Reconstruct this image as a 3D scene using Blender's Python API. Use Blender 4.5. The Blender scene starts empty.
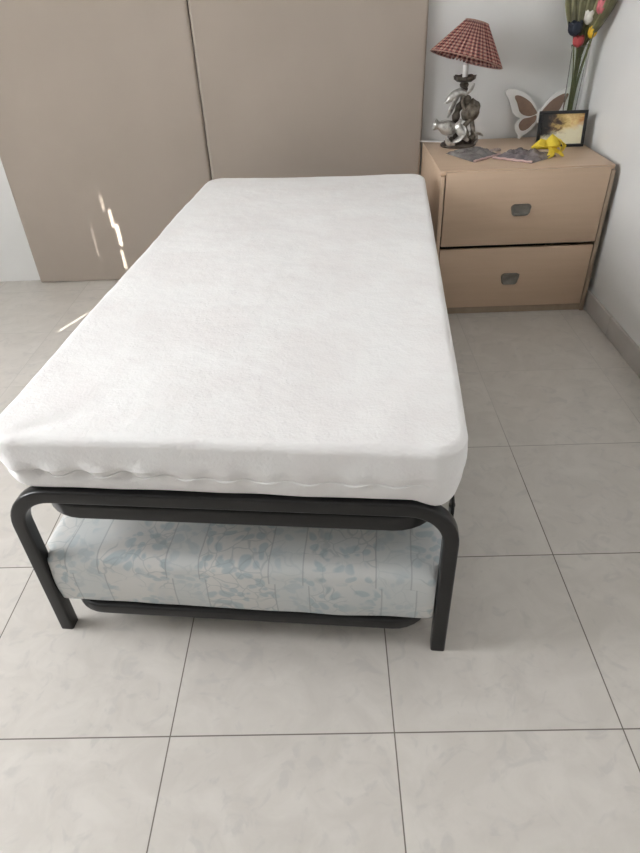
import bpy, bmesh, math, random
from mathutils import Vector, Matrix, noise
random.seed(7)
PI = math.pi
COL = bpy.context.scene.collection

# ------------------------------------------------------------------ materials
def newmat(name, base=(.8, .8, .8), rough=.5, metal=0.0, **kw):
    m = bpy.data.materials.new(name); m.use_nodes = True
    b = m.node_tree.nodes['Principled BSDF']
    b.inputs['Base Color'].default_value = (*base, 1)
    b.inputs['Roughness'].default_value = rough
    b.inputs['Metallic'].default_value = metal
    for k, v in kw.items():
        b.inputs[k.replace('_', ' ')].default_value = v
    return m
def N(m, t, **kw):
    n = m.node_tree.nodes.new(t)
    for k, v in kw.items(): setattr(n, k, v)
    return n
def LK(m, a, b): m.node_tree.links.new(a, b)
def BS(m): return m.node_tree.nodes['Principled BSDF']
def math_(m, op, a, b=None):
    n = N(m, 'ShaderNodeMath', operation=op)
    for i, v in enumerate((a, b)):
        if v is None: continue
        if isinstance(v, (int, float)): n.inputs[i].default_value = v
        else: LK(m, v, n.inputs[i])
    return n.outputs[0]
def mixc(m, f, a, b):
    n = N(m, 'ShaderNodeMix', data_type='RGBA')
    if isinstance(f, (int, float)): n.inputs[0].default_value = f
    else: LK(m, f, n.inputs[0])
    for i, v in ((6, a), (7, b)):
        if isinstance(v, tuple): n.inputs[i].default_value = (*v, 1)
        else: LK(m, v, n.inputs[i])
    return n.outputs[2]
def ramp(m, f, stops):
    n = N(m, 'ShaderNodeValToRGB'); LK(m, f, n.inputs[0])
    e = n.color_ramp.elements
    while len(e) < len(stops): e.new(.5)
    for i, (p_, c) in enumerate(stops):
        e[i].position = p_; e[i].color = (*c, 1) if isinstance(c, tuple) else (c, c, c, 1)
    return n.outputs[0]
def coords(m, kind='Object'):
    return N(m, 'ShaderNodeTexCoord').outputs[kind]
def noise_(m, scale, detail=3, rough=.5, vec=None, dist=0):
    n = N(m, 'ShaderNodeTexNoise'); n.inputs['Scale'].default_value = scale
    n.inputs['Detail'].default_value = detail; n.inputs['Roughness'].default_value = rough
    n.inputs['Distortion'].default_value = dist
    LK(m, vec if vec is not None else coords(m), n.inputs['Vector']); return n.outputs[0]
def bump(m, h, strength=.3, dist=.002):
    n = N(m, 'ShaderNodeBump'); n.inputs['Strength'].default_value = strength
    n.inputs['Distance'].default_value = dist
    LK(m, h, n.inputs['Height']); LK(m, n.outputs[0], BS(m).inputs['Normal'])

def mottled(name, c1, c2, scale, rough=.6, metal=0, bs=None, bstr=.3, bdist=.002, lo=.35, hi=.65, **kw):
    m = newmat(name, c1, rough, metal, **kw)
    LK(m, mixc(m, ramp(m, noise_(m, scale, 4, .55), [(lo, 0.), (hi, 1.)]), c1, c2), BS(m).inputs['Base Color'])
    if bs: bump(m, noise_(m, bs, 4, .6), bstr, bdist)
    return m

def tile_mat():
    m = newmat('floor_tile', rough=.3)
    sep = N(m, 'ShaderNodeSeparateXYZ'); LK(m, coords(m), sep.inputs[0])
    T = .45
    ds, ids = [], []
    for ax in (0, 1):
        q = math_(m, 'DIVIDE', sep.outputs[ax], T)
        f = math_(m, 'FRACT', q)
        d = math_(m, 'MINIMUM', f, math_(m, 'SUBTRACT', 1.0, f))
        ds.append(math_(m, 'MULTIPLY', d, T)); ids.append(math_(m, 'FLOOR', q))
    d = math_(m, 'MINIMUM', ds[0], ds[1])
    grout = ramp(m, math_(m, 'MULTIPLY', d, 100.0), [(.10, 1.), (.17, 0.)])
    cid = N(m, 'ShaderNodeCombineXYZ'); LK(m, ids[0], cid.inputs[0]); LK(m, ids[1], cid.inputs[1])
    wn = N(m, 'ShaderNodeTexWhiteNoise'); LK(m, cid.outputs[0], wn.inputs['Vector'])
    off = N(m, 'ShaderNodeVectorMath', operation='MULTIPLY_ADD')
    LK(m, wn.outputs['Color'], off.inputs[0]); off.inputs[1].default_value = (9, 9, 9); LK(m, coords(m), off.inputs[2])
    n1 = noise_(m, 9, 5, .62, off.outputs[0], .9)
    n2 = noise_(m, 17, 3, .55, off.outputs[0], 1.4)
    c = mixc(m, ramp(m, n1, [(.35, 0.), (.62, 1.)]), (.60, .565, .52), (.54, .505, .462))
    c = mixc(m, ramp(m, n2, [(.56, 0.), (.68, .42)]), c, (.44, .42, .40))
    c = mixc(m, math_(m, 'MULTIPLY', wn.outputs['Value'], .12), c, (.45, .42, .40))
    # grout runs from dark in front to pale at the far end of the room
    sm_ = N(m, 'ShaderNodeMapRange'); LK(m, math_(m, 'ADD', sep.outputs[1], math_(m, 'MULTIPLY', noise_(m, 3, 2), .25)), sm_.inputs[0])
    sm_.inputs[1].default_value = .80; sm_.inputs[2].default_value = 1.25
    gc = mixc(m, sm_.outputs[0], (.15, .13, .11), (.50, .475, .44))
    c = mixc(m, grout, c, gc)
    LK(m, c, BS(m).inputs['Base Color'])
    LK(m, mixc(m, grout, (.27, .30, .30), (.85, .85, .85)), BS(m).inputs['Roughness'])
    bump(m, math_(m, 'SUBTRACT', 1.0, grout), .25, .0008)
    return m

M = {}
M['tile'] = tile_mat()
M['skirting'] = mottled('skirting_tile', (.54, .51, .48), (.48, .45, .42), 8, .35)
M['wall'] = mottled('white_plaster', (.74, .735, .72), (.70, .695, .68), 2.5, .85, bs=60, bstr=.08, bdist=.002)
M['ceiling'] = mottled('ceiling_plaster', (.82, .82, .81), (.79, .79, .78), 3, .9)
M['suede'] = mottled('taupe_suede', (.375, .318, .270), (.40, .34, .29), 2.5, .95, bs=420, bstr=.12, bdist=.0004, Sheen_Weight=.25, Sheen_Roughness=.5)
M['panel_core'] = mottled('panel_backing', (.16, .135, .115), (.19, .16, .135), 12, .9)

def terry():
    m = newmat('white_terry', (.86, .845, .835), .95, Sheen_Weight=.3)
    big = noise_(m, 6, 4, .6); 
    LK(m, mixc(m, ramp(m, big, [(.4, 0.), (.62, 1.)]), (.80, .79, .78), (.77, .745, .735)), BS(m).inputs['Base Color'])
    a = noise_(m, 170, 3, .6); b = noise_(m, 38, 3, .6)
    bump(m, math_(m, 'ADD', math_(m, 'MULTIPLY', a, .45), b), .5, .004)
    return m
M['terry'] = terry()
M['seam'] = newmat('white_seam_cord', (.80, .79, .78), .9)

def floral():
    m = newmat('blue_white_ticking', (.7, .74, .74), .55, Sheen_Weight=.1)
    co = coords(m)
    sep = N(m, 'ShaderNodeSeparateXYZ'); LK(m, co, sep.inputs[0])
    wob = noise_(m, 7, 2, .5)
    xw = math_(m, 'ADD', sep.outputs[0], math_(m, 'MULTIPLY', wob, .010))
    xf = math_(m, 'FRACT', math_(m, 'DIVIDE', math_(m, 'ADD', xw, math_(m, 'MULTIPLY', math_(m, 'GREATER_THAN', sep.outputs[2], .20), .012)), .222))
    # pale vertical bands with a fine dark thread at both edges
    def near(v, w):
        return math_(m, 'LESS_THAN', math_(m, 'ABSOLUTE', math_(m, 'SUBTRACT', xf, v)), w)
    band = math_(m, 'LESS_THAN', math_(m, 'ABSOLUTE', math_(m, 'SUBTRACT', xf, .5)), .16)
    line = math_(m, 'ADD', near(.34, .007), near(.66, .007))
    v = N(m, 'ShaderNodeVectorMath', operation='MULTIPLY'); LK(m, co, v.inputs[0]); v.inputs[1].default_value = (1, 1, 1.3)
    wv = N(m, 'ShaderNodeTexNoise'); wv.inputs['Scale'].default_value = 9; wv.inputs['Detail'].default_value = 2; LK(m, v.outputs[0], wv.inputs['Vector'])
    ad = N(m, 'ShaderNodeVectorMath', operation='MULTIPLY_ADD'); LK(m, wv.outputs['Color'], ad.inputs[0]); ad.inputs[1].default_value = (.10, .10, .10); LK(m, v.outputs[0], ad.inputs[2])
    def voro(scale, feat):
        n = N(m, 'ShaderNodeTexVoronoi', feature=feat); n.inputs['Scale'].default_value = scale; LK(m, ad.outputs[0], n.inputs['Vector']); return n.outputs['Distance']
    clus = ramp(m, noise_(m, 8, 2, .5, v.outputs[0], .5), [(.38, 0.), (.47, 1.)])
    petal = ramp(m, voro(38, 'F1'), [(.36, 1.), (.50, 0.)])
    f1 = math_(m, 'MULTIPLY', clus, petal)
    edge = math_(m, 'MULTIPLY', ramp(m, noise_(m, 9, 2, .5, v.outputs[0], .5), [(.42, 0.), (.50, 1.)]), ramp(m, voro(26, 'DISTANCE_TO_EDGE'), [(.02, 1.), (.05, 0.)]))
    f2 = ramp(m, noise_(m, 6, 3, .5, v.outputs[0], .8), [(.42, 0.), (.62, 1.)])
    c = mixc(m, math_(m, 'MULTIPLY', f2, .5), (.585, .575, .55), (.47, .51, .52))
    c = mixc(m, math_(m, 'MULTIPLY', f1, .75), c, (.35, .42, .45))
    c = mixc(m, math_(m, 'MULTIPLY', edge, .5), c, (.31, .35, .365))
    cb = mixc(m, math_(m, 'MULTIPLY', f1, .6), (.53, .555, .55), (.47, .51, .52))
    c = mixc(m, math_(m, 'MULTIPLY', band, .6), c, cb)
    c = mixc(m, math_(m, 'MULTIPLY', line, .6), c, (.30, .32, .33))
    LK(m, c, BS(m).inputs['Base Color'])
    bump(m, math_(m, 'SUBTRACT', noise_(m, 16, 3, .5), line), .4, .003)
    return m
M['floral'] = floral()
M['piping'] = newmat('pale_piping', (.70, .71, .69), .6)
M['metal'] = mottled('charcoal_enamel', (.0105, .010, .010), (.014, .0135, .0135), 18, .32, 0.0, Specular_IOR_Level=.38)
M['metal_dark'] = newmat('dark_metal', (.02, .02, .021), .4)

def wood(name, a, b, axis=2):
    m = newmat(name, a, .42)
    v = N(m, 'ShaderNodeVectorMath', operation='MULTIPLY'); LK(m, coords(m), v.inputs[0])
    v.inputs[1].default_value = (2.0, 30, 30) if axis == 0 else (30, 30, 2.0)
    n = noise_(m, 1.2, 4, .6, v.outputs[0], .4)
    LK(m, mixc(m, ramp(m, n, [(.35, 0.), (.68, 1.)]), a, b), BS(m).inputs['Base Color'])
    return m
M['wood'] = wood('beige_laminate', (.59, .435, .31), (.555, .405, .285), 0)
M['wood_edge'] = wood('laminate_edge', (.36, .28, .205), (.32, .245, .175), 2)
M['gap'] = newmat('dark_interior', (.03, .024, .018), .8)
M['pewter'] = mottled('brushed_pewter', (.20, .185, .165), (.25, .235, .21), 60, .45, .55)
M['silver'] = mottled('aged_silver', (.66, .65, .62), (.22, .195, .17), 38, .36, .65, bs=70, bstr=.5, lo=.45, hi=.7)
M['bronze'] = mottled('dark_bronze', (.055, .045, .036), (.14, .12, .10), 50, .42, .6, bs=90, bstr=.5)
M['bronze_mid'] = mottled('worn_bronze', (.10, .08, .06), (.27, .24, .20), 45, .4, .65, bs=80, bstr=.6)
M['candle'] = newmat('ivory_plastic', (.80, .79, .76), .4)
M['white_paint'] = mottled('white_painted_wood', (.88, .87, .85), (.84, .83, .81), 20, .5)
M['brown_felt'] = mottled('brown_felt', (.25, .165, .12), (.29, .195, .145), 30, .9)
M['black'] = newmat('black_lacquer', (.012, .012, .013), .3)
M['cord'] = newmat('white_pvc', (.82, .82, .80), .4)
M['yellow'] = mottled('yellow_felt', (.80, .62, .055), (.68, .50, .035), 30, .75, bs=60, bstr=.3)

def plaid():
    m = newmat('red_plaid_fabric', (.4, .1, .1), .9, Sheen_Weight=.2)
    sep = N(m, 'ShaderNodeSeparateXYZ'); LK(m, coords(m, 'UV'), sep.inputs[0])
    def stripe(o, n, w):
        f = math_(m, 'FRACT', math_(m, 'MULTIPLY', o, n))
        return math_(m, 'LESS_THAN', f, w)
    su = stripe(sep.outputs[0], 41.0, .52); sv = stripe(sep.outputs[1], 11.0, .5)
    s = math_(m, 'MULTIPLY', math_(m, 'ADD', su, sv), .5)
    c = ramp(m, s, [(0.0, (.50, .33, .26)), (.5, (.30, .105, .09)), (1.0, (.07, .013, .016))])
    LK(m, c, BS(m).inputs['Base Color'])
    return m
M['plaid'] = plaid()
M['shade_trim'] = newmat('shade_trim', (.42, .26, .21), .9)

def glass():
    m = newmat('clear_glass', (.93, .96, .93), .03, Transmission_Weight=1.0, IOR=1.25)
    return m
M['glass'] = glass()
M['leaf'] = mottled('olive_leaf', (.15, .14, .068), (.085, .08, .04), 25, .5)
M['leaf2'] = mottled('pale_leaf', (.27, .25, .14), (.18, .17, .08), 25, .5)
M['stem'] = mottled('green_stem', (.14, .16, .055), (.09, .10, .035), 30, .55)
for k, c in dict(tulip_navy=(.015, .022, .04), tulip_red=(.42, .055, .06), tulip_white=(.78, .76, .68),
                 tulip_pink=(.66, .17, .20), tulip_yellow=(.80, .50, .03)).items():
    M[k] = mottled(k, c, tuple(x * .8 for x in c), 40, .5)
M['pebble'] = mottled('dark_pebble', (.03, .03, .03), (.12, .11, .10), 60, .4)
def picture():
    m = newmat('landscape_print', (.5, .4, .2), .25, Specular_IOR_Level=.5)
    uv = coords(m, 'UV'); sep = N(m, 'ShaderNodeSeparateXYZ'); LK(m, uv, sep.inputs[0])
    n = noise_(m, 5, 5, .65, uv, .6); n2 = noise_(m, 14, 4, .6, uv, .4)
    g = math_(m, 'ADD', math_(m, 'MULTIPLY', sep.outputs[0], .9), math_(m, 'MULTIPLY', math_(m, 'SUBTRACT', n, .5), .9))
    c = ramp(m, g, [(.12, (.02, .016, .014)), (.30, (.10, .06, .035)), (.45, (.55, .38, .14)), (.62, (.80, .62, .28)), (.9, (.55, .27, .10))])
    low = math_(m, 'SUBTRACT', 1.0, sep.outputs[1])
    pale = ramp(m, math_(m, 'ADD', math_(m, 'MULTIPLY', low, .8), math_(m, 'MULTIPLY', math_(m, 'ADD', sep.outputs[0], n), .35)), [(.72, 0.), (.88, 1.)])
    c = mixc(m, math_(m, 'MULTIPLY', pale, .9), c, (.80, .76, .56))
    sky = ramp(m, math_(m, 'ADD', sep.outputs[1], math_(m, 'MULTIPLY', n2, .3)), [(1.0, 0.), (1.12, 1.)])
    c = mixc(m, math_(m, 'MULTIPLY', sky, .8), c, (.10, .09, .09))
    LK(m, c, BS(m).inputs['Base Color'])
    return m
M['print'] = picture()
M['sachet_grey'] = mottled('grey_sachet', (.13, .12, .118), (.24, .22, .215), 26, .25, bs=40, bstr=.8, bdist=.004)
M['sachet_purple'] = mottled('purple_grey_sachet', (.10, .088, .092), (.24, .205, .21), 30, .25, bs=40, bstr=.8, bdist=.004)
M['sachet_pink'] = newmat('pink_sachet_edge', (.58, .40, .38), .35)
M['trinket'] = mottled('rose_metal', (.62, .50, .46), (.35, .28, .25), 80, .3, .6)

# ------------------------------------------------------------------ helpers
def obj(name, bm, m, parent=None, smooth=True, kind=None, label=None, mods=None):
    me = bpy.data.meshes.new(name)
    bmesh.ops.recalc_face_normals(bm, faces=bm.faces)
    bm.to_mesh(me); bm.free()
    for mm in (m if isinstance(m, (list, tuple)) else [m]): me.materials.append(mm)
    o = bpy.data.objects.new(name, me); COL.objects.link(o)
    if parent: o.parent = parent
    if smooth:
        me.polygons.foreach_set('use_smooth', [True] * len(me.polygons))
        me.set_sharp_from_angle(angle=math.radians(38))
    if kind: o['kind'] = kind
    if label: o['label'] = label
    return o
def tag(o, label, cat, group=None):
    o['label'] = label; o['category'] = cat
    if group: o['group'] = group
    return o
def thing(name, label, cat, loc=(0, 0, 0), rot=(0, 0, 0), group=None):
    o = bpy.data.objects.new(name, None); COL.objects.link(o)
    o.empty_display_size = .05
    o.location = loc; o.rotation_euler = rot
    return tag(o, label, cat, group)
def box(bm, a, b, bev=0, seg=2):
    n = bmesh.new()
    bmesh.ops.create_cube(n, size=1)
    s = [b[i] - a[i] for i in range(3)]; c = [(b[i] + a[i]) / 2 for i in range(3)]
    for v in n.verts: v.co = Vector((v.co[i] * s[i] + c[i] for i in range(3)))
    if bev: bmesh.ops.bevel(n, geom=n.edges[:], offset=bev, segments=seg, profile=.5, affect='EDGES')
    merge(bm, n)
def merge(bm, n, mat=None):
    me = bpy.data.meshes.new('tmp'); n.to_mesh(me); n.free()
    if mat is not None: me.transform(mat)
    bm.from_mesh(me); bpy.data.meshes.remove(me)
def rrect(w, h, r, n=4):
    pts = []
    for cx, cy, a0 in ((w/2-r, h/2-r, 0), (-w/2+r, h/2-r, 90), (-w/2+r, -h/2+r, 180), (w/2-r, -h/2+r, 270)):
        for k in range(n + 1):
            a = math.radians(a0 + 90 * k / n); pts.append((cx + r*math.cos(a), cy + r*math.sin(a)))
    return pts
def circ(r, n=12): return [(r*math.cos(2*PI*k/n), r*math.sin(2*PI*k/n)) for k in range(n)]
def sweep(bm, path, prof, binormal=None, closed=False, cap=True, rad=None):
    """prof (a,b): a along side = tangent x binormal, b along binormal"""
    P = [Vector(p) for p in path]; n = len(P); rings = []
    bn = Vector(binormal) if binormal else None
    last = None
    for i in range(n):
        if closed: t = (P[(i+1) % n] - P[i-1])
        else: t = P[min(i+1, n-1)] - P[max(i-1, 0)]
        t.normalize()
        if bn: B = bn
        else:
            if last is None:
                B = t.orthogonal().normalized()
            else: B = (last - t * last.dot(t)).normalized()
            last = B
        S = t.cross(B).normalized()
        k = rad[i] if rad else 1
        rings.append([bm.verts.new(P[i] + S*a*k + B*b*k) for a, b in prof])
    m = len(prof)
    for i in range(n if closed else n-1):
        A, Bq = rings[i], rings[(i+1) % n]
        for j in range(m): bm.faces.new((A[j], A[(j+1) % m], Bq[(j+1) % m], Bq[j]))
    if not closed and cap:
        bm.faces.new(rings[0][::-1]); bm.faces.new(rings[-1])
def lathe(bm, prof, n=32, c=(0, 0, 0), cap=False):
    rings = []
    for r, z in prof:
        rings.append([bm.verts.new((c[0]+r*math.cos(2*PI*k/n), c[1]+r*math.sin(2*PI*k/n), c[2]+z)) for k in range(n)])
    for A, B in zip(rings, rings[1:]):
        for j in range(n): bm.faces.new((A[j], A[(j+1) % n], B[(j+1) % n], B[j]))
    if cap: bm.faces.new(rings[0][::-1]); bm.faces.new(rings[-1])
def spline(pts, n=8):
    P = [Vector(p) for p in pts]; P = [2*P[0]-P[1]] + P + [2*P[-1]-P[-2]]; out = []
    for i in range(1, len(P)-2):
        for k in range(n):
            t = k/n; a, b, c, d = P[i-1:i+3]
            out.append(.5*((2*b) + (c-a)*t + (2*a-5*b+4*c-d)*t*t + (3*b-a-3*c+d)*t**3))
    out.append(P[-2]); return out
def blob(bm, c, s, rot=(0, 0, 0), nz=0, seed=0):
    n = bmesh.new(); bmesh.ops.create_icosphere(n, subdivisions=3, radius=1)
    if nz:
        for v in n.verts: v.co *= 1 + nz * noise.noise(v.co * 1.9 + Vector((seed, seed*2.1, 0)))
    from mathutils import Euler
    merge(bm, n, Matrix.Translation(c) @ Euler(rot).to_matrix().to_4x4() @ Matrix.Diagonal((*s, 1)))

# ------------------------------------------------------------------ setting
XR, XL, YB, YF, ZC = 1.474, -2.35, 2.40, -3.80, 2.60
b = bmesh.new(); box(b, (XL-.2, YF-.2, -.1), (XR+.2, YB+.2, 0)); obj('floor', b, M['tile'], kind='structure', smooth=False)
b = bmesh.new(); box(b, (XL-.2, YF-.2, ZC), (XR+.2, YB+.2, ZC+.1)); obj('ceiling', b, M['ceiling'], kind='structure', smooth=False)
b = bmesh.new(); box(b, (XL-.15, YB, 0), (XR+.15, YB+.15, ZC)); obj('wall_back', b, M['wall'], kind='structure', smooth=False)
b = bmesh.new(); box(b, (XR, YF, 0), (XR+.15, YB, ZC)); obj('wall_right', b, M['wall'], kind='structure', smooth=False)
b = bmesh.new(); box(b, (XL-.15, YF-.15, 0), (XR+.15, YF, ZC)); obj('wall_front', b, M['wall'], kind='structure', smooth=False)
# left wall with a tall balcony opening
WY0, WY1, WZ, WS = -.40, 1.10, 2.35, .75
b = bmesh.new()
SY0, SY1, SZ = -2.2, -.85, 2.25
box(b, (XL-.15, YF, 0), (XL, SY0, ZC)); box(b, (XL-.15, SY1, 0), (XL, WY0, ZC)); box(b, (XL-.15, WY1, 0), (XL, YB, ZC)); box(b, (XL-.15, SY0, SZ), (XL, SY1, ZC))
box(b, (XL-.15, WY0, WZ), (XL, WY1, ZC)); box(b, (XL-.15, WY0, 0), (XL, WY1, WS))
obj('wall_left', b, M['wall'], kind='structure', smooth=False)
b = bmesh.new()
for a, c in (((XL-.12, WY0, WS), (XL-.06, WY0+.05, WZ)), ((XL-.12, WY1-.05, WS), (XL-.06, WY1, WZ)), ((XL-.12, WY0, WS), (XL-.06, WY1, WS+.05)), ((XL-.12, WY0, WZ-.05), (XL-.06, WY1, WZ))):
    box(b, a, c, .004)
obj('window_1', b, M['white_paint'], kind='structure')
b = bmesh.new(); box(b, (-4.6, YF-.2, -.1), (XL-.2, 2.6, 0)); obj('floor_balcony', b, M['skirting'], kind='structure', smooth=False)
b = bmesh.new(); box(b, (-4.4, WY0-.10, 0), (XL-.15, WY0-.02, 3.4)); obj('wall_sun_block', b, M['wall'], kind='structure', smooth=False)  # added unseen wall outside, keeps direct sun out of window_1
# sun_slot_mask: added unseen panel, its slots traced back from the sun streaks
SL, EL = .45, math.radians(20)
TL = math.tan(EL) * math.hypot(1, SL)
SX = XL-.004
slots = []
def slot(x, y, z0, y1, z1, w):
    t0 = (x-SX)/SL; t1 = (x+SL*(y1-y)-SX)/SL
    za, zb = z0+TL*t0, z1+TL*t1
    yc = y - t0
    slots.append((yc-w/2/SL-.007, min(za, zb), yc+w/2/SL+.007, max(za, zb)))
slot(-.692, 2.36, .06, 2.36, .16, .006)
slot(-.688, 2.36, .18, 2.36, .29, .012)
slot(-.706, 2.36, .27, 2.36, .36, .007)
slot(-.732, 2.36, .35, 2.36, .43, .0025)
slot(-.815, 2.36, .12, 2.36, .28, .0006)
slot(-.826, 2.36, .33, 2.36, .48, 0.0)
slot(-.866, 1.80, 0, 1.985, 0, .010)
ys = sorted({SY0, SY1, *[q[0] for q in slots], *[q[2] for q in slots]})
zs = sorted({0.0, SZ, *[q[1] for q in slots], *[q[3] for q in slots]})
b = bmesh.new()
for ya, yb_ in zip(ys, ys[1:]):
    run = None
    for za, zb in zip(zs, zs[1:]):
        cy, cz = (ya+yb_)/2, (za+zb)/2
        hole = any(q[0] < cy < q[2] and q[1] < cz < q[3] for q in slots)
        if not hole and run is None: run = za
        if hole and run is not None: box(b, (SX-.006, ya, run), (SX, yb_, za)); run = None
    if run is not None: box(b, (SX-.006, ya, run), (SX, yb_, SZ))
obj('sun_slot_mask', b, M['white_paint'], kind='structure', smooth=False)
# tiled skirting on the right wall
b = bmesh.new()
y = YF
while y < YB - .01:
    y2 = min(y + .45, YB); box(b, (XR-.014, y+.001, 0), (XR, y2-.001, .083), .003); y = y2
obj('baseboard_right', b, M['skirting'], kind='structure')

# ------------------------------------------------------------------ upholstered panels
def panel(x0, x1, label):
    w, h, d, r = x1-x0, 2.05, .040, .013
    t = thing('upholstered_panel', label, 'wall panel', ((x0+x1)/2, YB, 0), group='taupe suede panels on the back wall')
    b = bmesh.new(); box(b, (-w/2+.004, -.014, .002), (w/2-.004, -.001, h-.004)); obj('backing_board', b, M['panel_core'], t, smooth=False)
    b = bmesh.new(); nx, nz = 60, 110; V = []
    prof = [(0, 0)] 
    g = bmesh.new()
    ins = [(0, .012)] + [(0, .016+.0)] + [(r*(1-math.cos(a)), d-r+r*math.sin(a)) for a in [PI/2*k/6 for k in range(7)]]
    rings = []
    for i_, y_ in ins:
        ww, hh, rr = w-2*i_, h-2*i_, max(.006-i_*.3, .002)
        n_ = []
        for px, pz in rrect(ww, hh, rr, 3): n_.append((px, -y_, pz+h/2))
        rings.append([b.verts.new(p) for p in n_])
    m_ = len(rings[0])
    for A, B in zip(rings, rings[1:]):
        for j in range(m_): b.faces.new((A[j], A[(j+1) % m_], B[(j+1) % m_], B[j]))
    b.faces.new(rings[-1]); b.faces.new(rings[0][::-1])
    obj('padded_cover', b, M['suede'], t)
    return t
panel(-1.157, -.1975, 'tall taupe suede wall panel on the left, crossed by thin streaks of sunlight')
panel(-.1935, .778, 'tall taupe suede wall panel directly behind the head of the bed')

# ------------------------------------------------------------------ bed
L0 = Vector((-.298, .258, 0)); BA = math.radians(-5.17)
BED_LOC = (L0.x, L0.y, 0); BED_ROT = (0, 0, BA)
W0, W1 = -.015, .880      # frame outer edges across
S = .031                  # tube size
BL = 1.86                 # bed length
bed = thing('guest_bed_frame', 'charcoal metal guest bed frame with arched tube end, carrying the white mattress', 'bed frame', BED_LOC, BED_ROT)
def arch_path(x0, x1, y, zt, r, n=10):
    P = [(x0, y, 0), (x0, y, .12), (x0, y, .24), (x0, y, zt-r-.01)]
    P += [(x0 + r - r*math.cos(a), y, zt-r+r*math.sin(a)) for a in [PI/2*k/n for k in range(n+1)]]
    P += [(x0+r+.01 + (x1-x0-2*r-.02)*k/6, y, zt) for k in range(7)]
    P += [(x1 - r + r*math.sin(a), y, zt-r+r*math.cos(a)) for a in [PI/2*k/n for k in range(n+1)]]
    P += [(x1, y, zt-r-.01), (x1, y, .24), (x1, y, .12), (x1, y, 0)]
    return P
ZT = .425
for yy in (S/2, BL-S/2):
    b = bmesh.new(); sweep(b, arch_path(W0+S/2, W1-S/2, yy, ZT, .085), rrect(S, S, .005), (0, 1, 0))
    obj('end_arch', b, M['metal'], bed)
def ring_path(x0, x1, y0, y1, z, r, n=8):
    P = []
    for cx, cy, a0 in ((x1-r, y1-r, 0), (x0+r, y1-r, 90), (x0+r, y0+r, 180), (x1-r, y0+r, 270)):
        for k in range(n+1):
            a = math.radians(a0+90*k/n); P.append((cx+r*math.cos(a), cy+r*math.sin(a), z))
    return P
b = bmesh.new(); sweep(b, ring_path(.030, .838, S+.017, BL-S-.017, .357, .085), rrect(S, .040, .006), (0, 0, 1), closed=True)
obj('slat_frame', b, M['metal'], bed)
for k in range(11):
    y = .16 + k*(BL-.32)/10
    b = bmesh.new()
    P = [(.05 + .77*i/8, y, .383 + .012*math.sin(PI*i/8)) for i in range(9)]
    sweep(b, P, rrect(.05, .009, .003), (0, 1, 0) and None) if False else sweep(b, P, [(q[1], q[0]) for q in rrect(.05, .009, .003)], (0, 1, 0))
    obj('slat', b, M['wood_edge'], bed)
for sx, yy in ((.866, .040), (.866, BL-.070)):
    b = bmesh.new()
    # small upright lug with a bolt hole
    n = bmesh.new()
    pts = [(-.016, .325), (.016, .325), (.016, .398), (.006, .412), (-.010, .408), (-.016, .394)]
    for s_ in (-.0035, .0035):
        pass
    va = [b.verts.new((sx-.003, yy+p[0]+.018, p[1])) for p in pts]; vb = [b.verts.new((sx+.003, yy+p[0]+.018, p[1])) for p in pts]
    b.faces.new(va); b.faces.new(vb[::-1])
    for j in range(6): b.faces.new((va[j], va[(j+1) % 6], vb[(j+1) % 6], vb[j]))
    br = obj('bracket', b, M['metal'], bed, smooth=False)
    b = bmesh.new(); sweep(b, [(sx-.006, yy+.018, .392), (sx+.006, yy+.018, .392)], circ(.0035, 10)); obj('bolt', b, M['pewter'], br)

# lower trundle
tr = thing('trundle_frame', 'low charcoal trundle frame with rounded corners, just above the floor under the patterned mattress', 'trundle frame', BED_LOC, BED_ROT)
b = bmesh.new(); sweep(b, ring_path(.035, .835, .012, BL-.05, .084, .075), rrect(.026, .030, .006), (0, 0, 1), closed=True)
obj('frame_ring', b, M['metal'], tr)
for k in range(7):
    y = .18 + k*(BL-.40)/6
    b = bmesh.new(); sweep(b, [(.040, y, .090), (.43, y, .094), (.830, y, .090)], [(q[1], q[0]) for q in rrect(.05, .008, .003)], (0, 1, 0))
    obj('slat', b, M['wood_edge'], tr)
for x in (.085, .785):
    for y in (.30, BL-.36):
        b = bmesh.new(); box(b, (x-.011, y-.011, .03), (x+.011, y+.011, .086), .003)
        lg = obj('leg', b, M['metal'], tr)
        b = bmesh.new(); sweep(b, [(x-.010, y, .0245), (x+.010, y, .0245)], circ(.0245, 20)); obj('castor', b, M['metal_dark'], lg)

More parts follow.
